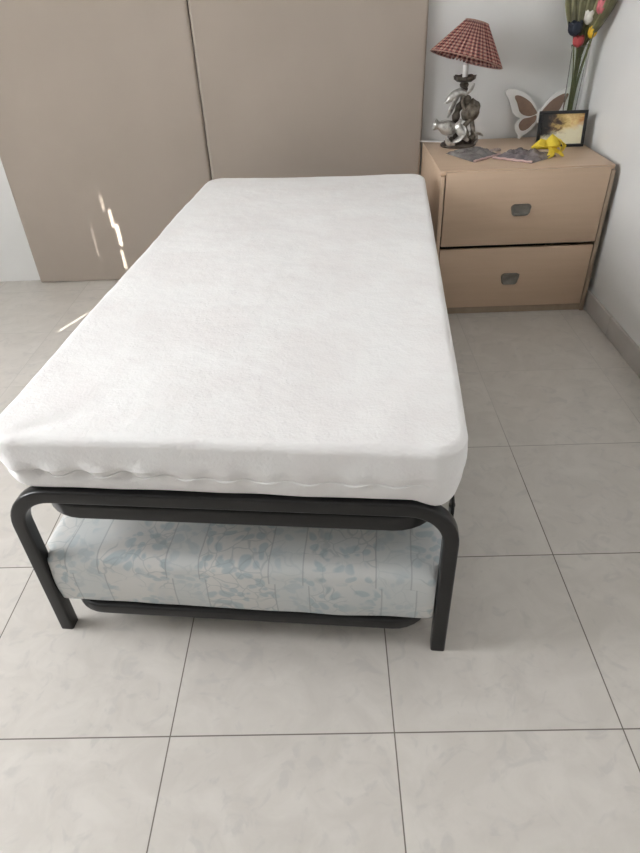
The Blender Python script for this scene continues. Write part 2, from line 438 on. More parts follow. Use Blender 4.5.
def mattress_bm(x0, x1, y0, y1, z0, z1, R, rt, rb, shape, nc=10, dens=.012, bulge=0.0):
    """closed rounded slab; shape(v) post-displaces"""
    W, H = x1-x0, y1-y0; cx, cy = (x0+x1)/2, (y0+y1)/2
    prof = []
    for k in range(7): a = PI/2*k/6; prof.append((rb*(1-math.sin(a)), z0+rb*(1-math.cos(a))))
    ns = 12
    for k in range(1, ns): t = k/ns; prof.append((-bulge*math.sin(PI*t), z0+rb+(z1-rt-z0-rb)*t))
    for k in range(9): a = PI/2*k/8; prof.append((rt*(1-math.cos(a)), z1-rt+rt*math.sin(a)))
    mx = min(W, H)/2
    def outline(ins):
        w, h = W-2*ins, H-2*ins; r = min(max(R-ins*.6, .004), w/2-1e-4, h/2-1e-4)
        pts = []; nx = int(W/dens); ny = int(H/dens)
        c = ((w/2-r, h/2-r, 0), (-w/2+r, h/2-r, 90), (-w/2+r, -h/2+r, 180), (w/2-r, -h/2+r, 270))
        for q in range(4):
            X, Y, a0 = c[q]
            for k in range(nc): a = math.radians(a0+90*k/nc); pts.append((X+r*math.cos(a), Y+r*math.sin(a)))
            X2, Y2, _ = c[(q+1) % 4]; a = math.radians(a0+90)
            A = Vector((X+r*math.cos(a), Y+r*math.sin(a))); B_ = Vector((X2+r*math.cos(a), Y2+r*math.sin(a)))
            nn = nx if q % 2 == 0 else ny
            for k in range(nn): pts.append(tuple(A.lerp(B_, k/nn)))
        return pts
    ins_top = [rt + (mx-.003-rt)*(k/34) for k in range(1, 35)]
    full = prof + [(i_, z1) for i_ in ins_top]
    b = bmesh.new(); rings = []
    for i_, z in [(mx*.7, z0), (mx*.3, z0), (rb*1.5, z0)] + full:
        rings.append([b.verts.new((cx+x, cy+y, z)) for x, y in outline(i_)])
    m = len(rings[0])
    for A, B_ in zip(rings, rings[1:]):
        for j in range(m): b.faces.new((A[j], A[(j+1) % m], B_[(j+1) % m], B_[j]))
    b.faces.new(rings[0][::-1])
    b.faces.new(rings[-1])
    for v in b.verts: v.co = shape(v.co.copy())
    return b

MZ0, MZ1 = .4415, .572
MX0, MX1, MY0, MY1 = -.006, .880, -.004, 1.775
def top_shape(p):
    u_ = (p.x-MX0)/(MX1-MX0); v_ = (p.y-MY0)/(MY1-MY0); h = (p.z-MZ0)/(MZ1-MZ0)
    n1 = noise.noise(p*3.0); n2 = noise.noise(p*11+Vector((4, 1, 2))); n3 = noise.noise(p*26)
    e = max(0, min(1, h))
    if h > .75:
        p.z += .0045*n1 + .0018*n2 + .0007*n3
        p.z += -.007*math.exp(-((v_-1)/.05)**2)*math.exp(-((u_-.45)/.28)**2) + .004*math.exp(-((v_-1)/.06)**2)*math.exp(-((u_-.95)/.12)**2)
        # crease running in from the front left corner
        d = Vector((p.x-.045, p.y-.02)); dr = Vector((.92, .39)); s = d.dot(dr); q = d.x*dr.y-d.y*dr.x
        if 0 < s < .16: p.z -= .0045*math.exp(-(q/.010)**2)*math.sin(PI*s/.16)
    # narrower at the foot of the side walls, fabric tucked under
    k = (1-e)**1.5
    cx = (MX0+MX1)/2
    if h < .9:
        p.x += (cx-p.x)*.015*k if abs(p.x-cx) > .36 else 0
        side = abs(p.x-cx) > .40
        if side: p.x += .003*n1
    if h < .5 and p.x > .79 and p.y < .12: p.z -= .020*min(1, (p.x-.79)/.05)*(1-2*max(0, h))*(1-max(0, p.y)/.12)
    if v_ < .05:
        p.y += .012*k + .003*n1*(1 if h < .95 else .3) + .002*n2
        # puckered seam low on the front face
        zs_ = .490 - .002*math.sin(p.x*5)
        am = .0085 - .0055*min(1, max(0, (p.x-.25)/.15))
        if h < .8:
            pk = math.sin(p.x*2*PI/.078 + 1.5*noise.noise(Vector((p.x*4, 0, 0))))
            p.y += am*math.exp(-((p.z-zs_)/.010)**2)*(1+.9*pk) - am*.5*math.exp(-((p.z-zs_-.016)/.010)**2)*(1-pk)
    return p
tm = thing('mattress', 'white terry covered mattress lying on top of the metal frame', 'mattress', BED_LOC, BED_ROT)
b = mattress_bm(MX0, MX1, MY0, MY1, MZ0, MZ1, .062, .018, .014, top_shape, bulge=.004)
obj('terry_cover', b, M['terry'], tm)
b = bmesh.new(); P = []
for k in range(151):
    x = .075 + (.74)*k/150
    q = top_shape(Vector((x, MY0-.004, .490-.002*math.sin(x*5)-.0))); P.append((x, q.y+.0005, .486 + .0022*math.sin(x*2*PI/.078+.6) - .002*math.sin(x*5)))
sweep(b, P, circ(.0022, 8)); obj('seam', b, M['seam'], tm)

LZ0, LZ1 = .1005, .244
LX0, LX1, LY0, LY1 = -.010, .874, .004, 1.76
def low_shape(p):
    u_ = (p.x-LX0)/(LX1-LX0); v_ = (p.y-LY0)/(LY1-LY0); h = (p.z-LZ0)/(LZ1-LZ0)
    n1 = noise.noise(p*3.3+Vector((9, 2, 1))); n2 = noise.noise(p*10+Vector((1, 7, 2)))
    if h > .8: p.z += .003*n1 + .0015*n2
    if h < .05: p.z += .0015
    if v_ < .06: p.y += .004*n1+.0025*n2
    lim = .028*(1-min(1, max(0, (p.y-.036)/.03)))
    p.x = min(max(p.x, lim+LX0), LX1-lim)
    return p
lm = thing('mattress', 'blue and white floral patterned mattress lying on the low trundle frame', 'mattress', BED_LOC, BED_ROT)
b = mattress_bm(LX0, LX1, LY0, LY1, LZ0, LZ1, .045, .032, .010, low_shape, bulge=.004)
obj('ticking_cover', b, M['floral'], lm)

# ------------------------------------------------------------------ nightstand
NX0, NX1, NY0, NY1, NH = .785, 1.450, 1.835, 2.385, .60
ns = thing('nightstand', 'beige two-drawer nightstand in the corner beside the bed', 'nightstand', ((NX0+NX1)/2, (NY0+NY1)/2, 0))
def nb(name, a, c, m, bev=.0015, par=ns, off=None):
    b = bmesh.new(); o_ = Vector(((NX0+NX1)/2, (NY0+NY1)/2, 0))
    box(b, [a[i]-o_[i] for i in range(3)], [c[i]-o_[i] for i in range(3)], bev); return obj(name, b, m, par)
T = .016
nb('side_panel', (NX0, NY0, 0), (NX0+T, NY1, NH-T-.0005), M['wood'])
nb('front_edge', (NX0+T, NY0+.0145, .0285), (NX1-T, NY0+.0155, NH-T-.001), M['gap'], 0) if False else None
nb('side_panel', (NX1-T, NY0, 0), (NX1, NY1, NH-T-.0005), M['wood_edge'])
nb('top_panel', (NX0-.001, NY0+.016, NH-T), (NX1+.001, NY1, NH), M['wood'], .002)
nb('back_panel', (NX0+T+.0005, NY1-.008, .02), (NX1-T-.0005, NY1, NH-T-.001), M['gap'])
nb('plinth', (NX0+T+.0005, NY0+.010, 0), (NX1-T-.0005, NY0+.024, .028), M['wood_edge'])
nb('divider', (NX0+T+.0005, NY0+.030, .293), (NX1-T-.0005, NY1-.01, .307), M['gap'])
for z0_, z1_, yo, up in ((.3085, .5965, -.002, False), (.0315, .2925, .004, True)):
    dr = nb('drawer', (NX0+T+.004, NY0+yo, z0_), (NX1-T-.003, NY0+yo+.017, z1_), M['wood'], .0015)
    # drawer body
    for a, c in (((NX0+T+.012, NY0+yo+.018, z0_+.02), (NX0+T+.024, NY1-.05, z1_-.04)), ((NX1-T-.024, NY0+yo+.018, z0_+.02), (NX1-T-.012, NY1-.05, z1_-.04))):
        q = nb('drawer_side', a, c, M['wood_edge'], .001, dr)
    cx = 1.109; cz = .448 if not up else .158
    yf = NY0+yo
    # plate
    b = bmesh.new(); o_ = Vector(((NX0+NX1)/2, (NY0+NY1)/2, 0))
    w_, h_ = (.080, .046) if not up else (.076, .050)
    outer = []
    for px, pz in rrect(w_, h_, .015, 5):
        if pz < 0 and abs(px) > w_/2-.022: px *= .88
        outer.append((px, pz))
    lay = [(0, 1.0), (-.004, 1.0), (-.007, .94), (-.0055, .86), (-.0045, .80)]
    rings = [[b.verts.new((cx+px*s_-o_.x, yf+y_-o_.y, cz+pz*s_)) for px, pz in outer] for y_, s_ in lay]
    for A, B_ in zip(rings, rings[1:]):
        for j in range(len(A)): b.faces.new((A[j], A[(j+1) % len(A)], B_[(j+1) % len(A)], B_[j]))
    b.faces.new(rings[0]); b.faces.new(rings[-1])
    hd = obj('handle', b, M['pewter'], dr)
    # hinged bail
    b = bmesh.new()
    bz = cz + (.004 if not up else .010)
    P = spline([(cx-w_*.40, yf-.006, bz+.004), (cx-w_*.40, yf-(.010 if not up else .020), bz+(-.012 if not up else .016)), (cx-w_*.25, yf-(.011 if not up else .024), bz+(-.017 if not up else .019)), (cx+w_*.25, yf-(.011 if not up else .024), bz+(-.017 if not up else .019)), (cx+w_*.40, yf-(.010 if not up else .020), bz+(-.012 if not up else .016)), (cx+w_*.40, yf-.006, bz+.004)], 6)
    P = [(p[0]-o_.x, p[1]-o_.y, p[2]) for p in P]
    sweep(b, P, circ(.0024, 8)); obj('bail', b, M['pewter'], hd)

ZN = NH
# ------------------------------------------------------------------ lamp
lamp = thing('table_lamp', 'table lamp with tilted pleated red plaid shade on an ornate silver and bronze figure base', 'lamp', (.925, 2.265, ZN))
b = bmesh.new()
lathe(b, [(.001, 0), (.072, 0), (.076, .006), (.070, .016), (.055, .022), (.030, .026), (.001, .028)], 28)
for v in b.verts: v.co.x *= 1.02; v.co.y *= .72; v.co += v.co*.08*noise.noise(v.co*25); v.co.z = max(v.co.z, 0)
for i, (x, y, z, s) in enumerate([(-.04, -.01, .022, .020), (.0, -.022, .026, .022), (.035, -.005, .028, .024), (.012, .02, .03, .024), (-.02, .018, .026, .02)]):
    blob(b, (x, y, z), (s*1.2, s, s*.7), (0, 0, i), .35, i)
obj('base', b, M['bronze'], lamp)
b = bmesh.new()
P = spline([(-.005, .0, .03), (-.020, .004, .09), (-.016, .0, .15), (.006, -.002, .20), (.004, 0, .248), (.002, 0, .262)], 8)
sweep(b, P, circ(1, 12), rad=[.017 - .007*(i/len(P)) + .003*math.sin(i*1.1) for i in range(len(P))]); obj('stem', b, M['bronze'], lamp)
# seated figure
b = bmesh.new()
blob(b, (.040, -.006, .150), (.038, .030, .046), (0, .25, 0), .25, 3)
blob(b, (.018, -.012, .195), (.017, .016, .020), (0, 0, 0), .12, 5)
blob(b, (.045, -.008, .165), (.022, .018, .030), (0, -.4, 0), .25, 8)
sweep(b, spline([(.030, -.02, .175), (.008, -.028, .160), (-.004, -.030, .190), (.002, -.022, .215)], 6), circ(.0068, 10))
sweep(b, spline([(.038, -.018, .115), (.014, -.032, .090), (.026, -.034, .055), (.010, -.040, .042)], 6), circ(.0105, 10), rad=None)
sweep(b, spline([(.046, -.012, .110), (.050, -.030, .080), (.054, -.028, .050), (.042, -.036, .036)], 6), circ(.0095, 10))
obj('figure', b, M['bronze_mid'], lamp)
# perched bird
b = bmesh.new()
P = spline([(.014, -.014, .222), (-.018, -.014, .226), (-.048, -.014, .208), (-.066, -.014, .190)], 7)
sweep(b, P, circ(1, 12), rad=[.006+.0125*math.sin(PI*min(1, .08+i/len(P)*.92)) for i in range(len(P))])
blob(b, (-.064, -.014, .192), (.0095, .008, .0085), (0, 0, 0))
bd = obj('bird', b, M['silver'], lamp)
b = bmesh.new(); sweep(b, [(-.068, -.014, .190), (-.080, -.014, .183)], circ(1, 8), rad=[.0038, .0008]); obj('beak', b, M['candle'], bd)
b = bmesh.new()
P = spline([(-.020, -.018, .215), (-.040, -.022, .180), (-.052, -.024, .150), (-.060, -.024, .128)], 6)
sweep(b, P, [(q[0]*.35, q[1]) for q in circ(1, 10)], rad=[.004+.011*math.sin(PI*min(1, .15+.8*i/len(P))) for i in range(len(P))]); obj('wing', b, M['silver'], bd)
b = bmesh.new()
P = spline([(.008, -.018, .215), (.024, -.024, .232), (.034, -.024, .246), (.038, -.024, .262)], 6)
sweep(b, P, [(q[0]*.35, q[1]) for q in circ(1, 10)], rad=[.004+.006*math.sin(PI*min(1, .15+.8*i/len(P))) for i in range(len(P))]); obj('tail', b, M['silver'], bd)
# jug lying tilted
b = bmesh.new()
lathe(b, [(.0005, 0), (.012, .001), (.020, .010), (.026, .026), (.024, .044), (.015, .058), (.013, .066), (.020, .078), (.018, .078), (.011, .066)], 24)
b.transform(Matrix.Translation((-.018, -.022, .074)) @ Matrix.Rotation(math.radians(-74), 4, 'Y') @ Matrix.Scale(1.25, 4))
jg = obj('jug', b, M['silver'], lamp)
b = bmesh.new(); sweep(b, spline([(-.040, -.022, .096), (-.062, -.022, .116), (-.094, -.022, .108), (-.108, -.022, .078)], 7), circ(.0034, 8)); obj('jug_handle', b, M['silver'], jg)
# leaves and drapery
for i, pts in enumerate([[(-.006, -.03, .10), (.010, -.042, .075), (-.006, -.050, .045), (-.034, -.046, .030)],
                         [(.000, -.03, .120), (-.020, -.044, .095), (.002, -.052, .060), (.030, -.050, .032)],
                         [(.045, -.02, .070), (.060, -.03, .055), (.066, -.036, .036), (.050, -.046, .022)],
                         [(-.045, -.02, .045), (-.060, -.035, .040), (-.050, -.048, .024), (-.024, -.052, .018)],
                         [(.040, .0, .062), (.064, .0, .056), (.088, .0, .050), (.104, .0, .040)],
                         [(.044, -.01, .048), (.070, -.01, .038), (.078, -.02, .030), (.060, -.04, .016)]]):
    P = spline(pts, 7); b = bmesh.new(); n_ = len(P)
    wd = .014 if i < 4 else .007
    sweep(b, P, [(q[0], q[1]*.28) for q in circ(1, 12)], rad=[.003+wd*math.sin(PI*min(1, .05+.9*k/n_)) for k in range(n_)])
    obj('leaf_ornament', b, M['silver' if i != 2 else 'bronze_mid'], lamp)
# drip cup with scalloped edge
b = bmesh.new(); n_ = 40; rings = []
for r, z in [(.006, .240), (.016, .246), (.019, .256), (.014, .264), (.024, .267), (.034, .276), (.036, .290), (.030, .288), (.014, .278), (.0005, .276)]:
    rings.append([b.verts.new((.003+(r*1.25 if r > .02 else r)*(1+(.06*math.cos(8*2*PI*k/n_) if r > .02 else 0))*math.cos(2*PI*k/n_), (r*1.25 if r > .02 else r)*(1+(.06*math.cos(8*2*PI*k/n_) if r > .02 else 0))*math.sin(2*PI*k/n_), z + (.0015*math.cos(8*2*PI*k/n_) if r > .03 else 0))) for k in range(n_)])
for A, B_ in zip(rings, rings[1:]):
    for j in range(n_): b.faces.new((A[j], A[(j+1) % n_], B_[(j+1) % n_], B_[j]))
b.faces.new(rings[0])
obj('drip_cup', b, M['bronze'], lamp)
b = bmesh.new(); lathe(b, [(.0005, .274), (.0115, .274), (.0115, .330), (.009, .333), (.0005, .334)], 20, (.003, 0, 0)); obj('candle_sleeve', b, M['candle'], lamp)
for ch in lamp.children_recursive:
    for v in ch.data.vertices: v.co.z *= .93
# shade: pleated cone tilted
sh_m = Matrix.Translation((.016, 0, .385)) @ Matrix.Rotation(math.radians(15), 4, 'Y') @ Matrix.Rotation(math.radians(-7), 4, 'X')
def cone(r0, r1, z0_, z1_, n_, pl, th=0, nz=10):
    b = bmesh.new(); uvl = b.loops.layers.uv.new('UVMap'); rings = []
    for j in range(nz+1):
        t = j/nz; r = r0+(r1-r0)*t; z = z0_+(z1_-z0_)*t; a_ = pl*(1-.55*t)
        rings.append([b.verts.new(((r+a_*(1 if k % 2 else -1)+th)*math.cos(2*PI*k/n_), (r+a_*(1 if k % 2 else -1)+th)*math.sin(2*PI*k/n_), z)) for k in range(n_)])
    for j in range(nz):
        for k in range(n_):
            f = b.faces.new((rings[j][k], rings[j][(k+1) % n_], rings[j+1][(k+1) % n_], rings[j+1][k]))
            for lp, (uu, vv) in zip(f.loops, ((k/n_, j/nz), ((k+1)/n_, j/nz), ((k+1)/n_, (j+1)/nz), (k/n_, (j+1)/nz))): lp[uvl].uv = (uu, vv)
    return b
b = cone(.148, .046, -.060, .070, 116, .0036); b.transform(sh_m)
sh = obj('lamp_shade', b, M['plaid'], lamp)
sm = sh.modifiers.new('thick', 'SOLIDIFY'); sm.thickness = .0012
for r, z in ((.1485, -.060), (.0465, .070)):
    b = bmesh.new(); sweep(b, [sh_m @ Vector((r*math.cos(2*PI*k/64), r*math.sin(2*PI*k/64), z)) for k in range(64)], circ(.0021, 8), closed=True, binormal=sh_m.to_3x3() @ Vector((0, 0, 1)))
    obj('shade_ring', b, M['shade_trim'], sh)
b = bmesh.new()
for a in (0, 2*PI/3, 4*PI/3):
    sweep(b, [Vector((.003, 0, .330)), sh_m @ Vector((.0, 0, .01)), sh_m @ Vector((.043*math.cos(a), .045*math.sin(a), .068))], circ(.0012, 6))
obj('shade_carrier', b, M['pewter'], lamp)
b = bmesh.new()
sweep(b, spline([(.03, .05, .005), (-.04, .070, .0045), (-.09, .085, .0045), (-.13, .095, .0045), (-.157, .100, .005)], 8), circ(.0032, 10)); obj('power_cord', b, M['cord'], lamp)

# ------------------------------------------------------------------ butterfly
bf = thing('butterfly_ornament', 'white wooden butterfly with brown wing insets leaning on the wall behind the photo frame', 'ornament', (1.291, 2.365, ZN), (math.radians(-4), 0, 0))
K = 1/6.4/255      # zoomed pixels to metres
def bpt(x, y): return ((x-255)*.00076, (455-y)*.00063)
out_l = [(255, 272), (246, 268), (222, 225), (190, 182), (150, 152), (105, 134), (66, 130), (48, 140), (50, 160), (66, 184), (80, 212), (90, 246), (104, 280), (126, 304), (152, 318), (136, 334), (125, 358), (127, 384), (138, 410), (152, 430), (150, 444), (164, 447), (168, 432), (196, 416), (222, 388), (240, 358), (255, 345)]
in_u = [(243, 285), (222, 250), (196, 216), (160, 188), (126, 172), (106, 174), (106, 190), (120, 216), (130, 244), (142, 274), (164, 294), (196, 304), (222, 300)]
in_l = [(240, 300), (206, 312), (172, 318), (152, 338), (146, 360), (154, 384), (172, 396), (200, 384), (224, 356), (240, 336)]
def plate(bm, pts, y0_, y1_):
    va = [bm.verts.new((x, y0_, z)) for x, z in pts]; vb = [bm.verts.new((x, y1_, z)) for x, z in pts]
    bm.faces.new(va); bm.faces.new(vb[::-1]); n = len(pts)
    for j in range(n): bm.faces.new((va[j], va[(j+1) % n], vb[(j+1) % n], vb[j]))
def smooth2(pts, closed=True, n=3):
    o_ = []; m = len(pts)
    for i in range(m):
        a, b_, c, d = (Vector(pts[(i+k-1) % m]) for k in range(4))
        for k in range(n):
            t = k/n; o_.append(tuple(.5*((2*b_)+(c-a)*t+(2*a-5*b_+4*c-d)*t*t+(3*b_-a-3*c+d)*t**3)))
    return o_
for sgn in (1, -1):
    mir = lambda pts: [((bpt(x, y)[0])*sgn, bpt(x, y)[1]) for x, y in pts]
    b = bmesh.new(); plate(b, [(x, z-.006) for x, z in mir(out_l)], 0, .010); w_ = obj('wing', b, M['white_paint'], bf, smooth=False)
    for q in (in_u, in_l):
        b = bmesh.new(); plate(b, [(x, z-.006) for x, z in smooth2(mir(q))], -.0022, .0002); obj('wing_inset', b, M['brown_felt'], w_, smooth=False)
b = bmesh.new(); blob(b, (0, .004, .088), (.007, .007, .030)); obj('body', b, M['white_paint'], bf)

# ------------------------------------------------------------------ photo frame
pf = thing('picture_frame', 'small black framed golden landscape picture standing on the nightstand in front of the vase', 'picture frame', (1.335, 2.170, ZN), (math.radians(-9), 0, math.radians(-3)))
FW, FH, FB = .196, .138, .012
b = bmesh.new()
for a, c in (((-FW/2, -.008, 0), (FW/2, .008, FB)), ((-FW/2, -.008, FH-FB), (FW/2, .008, FH)), ((-FW/2, -.008, FB), (-FW/2+FB, .008, FH-FB)), ((FW/2-FB, -.008, FB), (FW/2, .008, FH-FB))): box(b, a, c, .001)
obj('frame', b, M['black'], pf)
b = bmesh.new(); box(b, (-FW/2+.004, .001, .004), (FW/2-.004, .006, FH-.004)); obj('backing', b, M['black'], pf, smooth=False)
b = bmesh.new(); uvl = b.loops.layers.uv.new('UVMap')
f = b.faces.new([b.verts.new(p) for p in ((-FW/2+FB-.001, -.002, FB-.001), (FW/2-FB+.001, -.002, FB-.001), (FW/2-FB+.001, -.002, FH-FB+.001), (-FW/2+FB-.001, -.002, FH-FB+.001))])
for lp, uv in zip(f.loops, ((0, 0), (1, 0), (1, 1), (0, 1))): lp[uvl].uv = uv
bmesh.ops.recalc_face_normals(b, faces=b.faces)
obj('picture', b, M['print'], pf, smooth=False)
b = bmesh.new(); n = bmesh.new(); box(n, (-.02, 0, 0), (.02, .003, .10)); merge(b, n, Matrix.Translation((0, .009, .0)) @ Matrix.Rotation(math.radians(0), 4, 'X'))
for v in b.verts:
    if v.co.z < .05: v.co.y += .045; v.co.z += .008
obj('easel_back', b, M['black'], pf, smooth=False)

# ------------------------------------------------------------------ vase with tulips
VX, VY = 1.390, 2.285
vase = thing('glass_vase', 'tall clear glass vase of tulips standing in the corner behind the picture frame', 'vase', (VX, VY, ZN))
b = bmesh.new()
lathe(b, [(.0005, .001), (.030, .0), (.033, .006), (.026, .016), (.022, .03), (.024, .06), (.027, .14), (.030, .27), (.032, .340), (.037, .355), (.0355, .356), (.0295, .339), (.0275, .27), (.0245, .14), (.0215, .06), (.019, .034), (.0005, .030)], 40)
obj('glass_body', b, M['glass'], vase)
b = bmesh.new()
sweep(b, [(.0362*math.cos(2*PI*k/40), .0362*math.sin(2*PI*k/40), .3565) for k in range(40)], circ(.0016, 6), binormal=(0, 0, 1), closed=True); obj('rim', b, M['pewter'], vase)
b = bmesh.new()
for k in range(46):
    a = random.random()*2*PI; r = .013*math.sqrt(random.random()); z = .037 + .045*random.random()
    blob(b, (r*math.cos(a), r*math.sin(a), z), (.0048, .004, .0036), (0, 0, a), .2, k)
o = obj('pebbles', b, M['pebble'], vase); o['kind'] = 'stuff'

def petal_flower(b, base, axis, size, wf=1.0):
    ax = Vector(axis).normalized(); rot = Vector((0, 0, 1)).rotation_difference(ax).to_matrix().to_4x4()
    Mx = Matrix.Translation(base) @ rot
    for layer, (ro, n_) in enumerate(((1.0, 3), (.90, 3))):
        for k in range(n_):
            ph = 2*PI*(k+.5*layer)/n_ - PI/2; n = bmesh.new(); rows = []
            for j in range(11):
                t = j/10; z = size*1.95*t; r = size*ro*wf*(.25+.75*min(1, t/.35)**.6)*(1+.06*t)
                half = 1.05*(min(1, .35+2.2*t) if t < .62 else 1-((t-.62)/.38)**1.6*.97)
                rows.append([n.verts.new((r*math.cos(ph+half*s), r*math.sin(ph+half*s), z)) for s in (-1, -.5, 0, .5, 1)])
            for A, B_ in zip(rows, rows[1:]):
                for q in range(4): n.faces.new((A[q], A[q+1], B_[q+1], B_[q]))
            merge(b, n, Mx)
def ribbon(b, pts, w, fold=.25, twist=0, thin=0):
    P = spline(pts, 7); n_ = len(P); rows = []
    for i, p in enumerate(P):
        t = (P[min(i+1, n_-1)]-P[max(i-1, 0)]).normalized()
        ang = twist
        s = Vector((math.cos(ang), math.sin(ang), 0)); s = (s - t*s.dot(t)).normalized(); nn = t.cross(s)
        k = i/(n_-1); ww = w*(.35+.65*math.sin(PI*min(1, .15+.8*k)))
        if thin: ww = w*(.10+.90*min(1, max(0, (k-thin)/.2)))*(1 if k < .8 else 1-.6*(k-.8)/.2)
        rows.append([b.verts.new(p + s*ww*q + nn*ww*fold*abs(q)) for q in (-1, -.5, 0, .5, 1)])
    for A, B_ in zip(rows, rows[1:]):
        for q in range(4): b.faces.new((A[q], A[q+1], B_[q+1], B_[q]))
def tulip(colour, cname, head, axis, size, root, where, wf=1.0):
    t = thing('tulip', 'artificial tulip with %s head, %s' % (cname, where), 'flower', (VX, VY, ZN), group='artificial tulips in the glass vase')
    h = Vector(head); rt = Vector(root)
    b = bmesh.new(); petal_flower(b, h, axis, size, wf); fl = obj('flower', b, M[colour], t)
    fl.modifiers.new('thick', 'SOLIDIFY').thickness = .0012
    b = bmesh.new(); mid = Vector((rt.x*.3+h.x*.25, rt.y*.3+h.y*.25, .24))
    sweep(b, spline([rt, mid, h*.72+mid*.28, h], 8), circ(.0024, 8)); obj('stem', b, M['stem'], t)
    b = bmesh.new()
    d = Vector((h.x, h.y, 0)); d = d.normalized() if d.length > 0 else Vector((1, 0, 0))
    ribbon(b, [Vector((rt.x*.5, rt.y*.5, .16)), Vector((d.x*.010, d.y*.006, .33)), Vector((h.x*.9, .004, .43)), Vector((h.x*1.2+.006, .006, .53))], .012, twist=random.random()*.8-.4, thin=.3)
    lf = obj('leaf', b, M['leaf'], t); lf.modifiers.new('thick', 'SOLIDIFY').thickness = .001
    return t
# offsets: x right, y depth, z above the table top
tulip('tulip_navy', 'a near-black navy', (-.044, -.030, .392), (-.08, -.05, 1), .026, (-.008, -.004, .082), 'leftmost of the flowers above the vase rim')
tulip('tulip_red', 'a dull red', (-.024, -.032, .354), (-.08, -.05, 1), .020, (-.004, -.009, .082), 'lowest, right at the vase rim')
tulip('tulip_yellow', 'a yellow', (.020, -.036, .382), (.10, -.05, 1), .024, (.007, -.006, .082), 'right of the vase rim under the white one', .70)
tulip('tulip_white', 'a white', (-.004, -.040, .429), (.05, -.05, 1), .025, (.001, -.012, .082), 'in the middle between pink and navy', .68)
tulip('tulip_pink', 'a pink', (.024, -.075, .462), (.12, -.05, 1), .025, (.010, .002, .082), 'highest, at the upper right', .76)
# long green blades that fan out of the vase past the top of the picture, the right ones leaning forward
rd = random.Random(5)
for i in range(18):
    f_ = i/17
    x = -.070 + .120*f_; y_ = .022 - .150*f_**1.4
    b = bmesh.new(); hgt = .60 + .05*rd.random()
    a = rd.random()*2*PI; rr = .008
    kx = min(x*1.25, XR-VX-.022)
    ribbon(b, [Vector((rr*math.cos(a), rr*math.sin(a), .086)), Vector((x*.12, .006*math.sin(a), .24)), Vector((x*.22, y_*.10, .350)), Vector((x*.62, y_*.55, .42)), Vector((x, y_, .50)), Vector((kx, y_*1.3, hgt))], .0125+.003*rd.random(), twist=rd.uniform(-.4, .4), fold=.3, thin=.42)
    o = obj('leaf_blade', b, M['leaf2'] if i % 3 == 0 else M['leaf'])
    o.location = (VX, VY, ZN)
    pos = 'upright on the left' if f_ < .45 else 'fanning right towards side wall'
    tag(o, 'long olive leaf blade in glass vase, ' + pos, 'leaf', 'olive leaf blades ' + pos)
    o.modifiers.new('thick', 'SOLIDIFY').thickness = .0009

# ------------------------------------------------------------------ sachets, trinket, yellow bow
def sachet(name, corners, h, m, label, seed):
    c = sum((Vector((*p, 0)) for p in corners), Vector())/4
    t = thing(name, label, 'packet', (c.x, c.y, ZN), group='flat sachets on the nightstand')
    b = bmesh.new(); n_ = 22; top = []; bot = []
    A, B_, C, D = (Vector((*p, 0))-c for p in corners)
    for j in range(n_+1):
        rt, rb = [], []
        for i in range(n_+1):
            u_, v_ = i/n_, j/n_
            p = A.lerp(B_, u_).lerp(D.lerp(C, u_), v_)
            e = (4*u_*(1-u_))**.45*(4*v_*(1-v_))**.45
            nz = noise.noise(Vector((p.x*38, p.y*38, seed)))
            z = .0015 + h*e*(.62+.6*nz) + .003*e*noise.noise(Vector((p.x*90, p.y*90, seed)))
            rt.append(b.verts.new((p.x, p.y, max(z, .0013)))); rb.append(b.verts.new((p.x, p.y, .0004)))
        top.append(rt); bot.append(rb)
    for j in range(n_):
        for i in range(n_):
            b.faces.new((top[j][i], top[j][i+1], top[j+1][i+1], top[j+1][i])); b.faces.new((bot[j][i], bot[j+1][i], bot[j+1][i+1], bot[j][i+1]))
    ed = [(top[0], bot[0]), (top[-1], bot[-1]), ([r[0] for r in top], [r[0] for r in bot]), ([r[-1] for r in top], [r[-1] for r in bot])]
    for a, q in ed:
        for i in range(n_): b.faces.new((a[i], a[i+1], q[i+1], q[i]))
    obj('pouch', b, m, t)
    b = bmesh.new()
    P = [A.lerp(B_, i/16) for i in range(17)]
    sweep(b, [(p.x, p.y, .0055+.001*math.sin(i*1.7)) for i, p in enumerate(P)], [(q[0]*.005, q[1]*.0042) for q in circ(1, 10)], (0, 0, 1)); obj('sealed_edge', b, M['sachet_pink'], t)
    return t
sachet('sachet', [(.935, 1.965), (1.060, 2.065), (1.000, 2.185), (.850, 2.135)], .032, M['sachet_grey'], 'grey crumpled sachet lying in front of the lamp, nearer the bed', 3.1)
sachet('sachet', [(1.020, 2.015), (1.150, 1.915), (1.275, 2.015), (1.135, 2.140)], .032, M['sachet_purple'], 'purple-grey crumpled sachet with pink edge between lamp and yellow bow', 8.7)
tk = thing('trinket', 'small rose metal trinket lying between the two sachets', 'trinket', (1.040, 2.085, ZN+.010))
b = bmesh.new(); sweep(b, [(.012*math.cos(2*PI*k/24), .010*math.sin(2*PI*k/24), .008+.002*math.sin(4*PI*k/24)) for k in range(24)], circ(.0028, 8), binormal=(0, 0, 1), closed=True); obj('ring', b, M['trinket'], tk)
b = bmesh.new(); blob(b, (.018, .004, .008), (.011, .008, .006), (0, .2, .4), .3, 2); blob(b, (-.014, -.004, .006), (.008, .007, .005), (0, 0, 1), .3, 5); obj('charm', b, M['trinket'], tk)

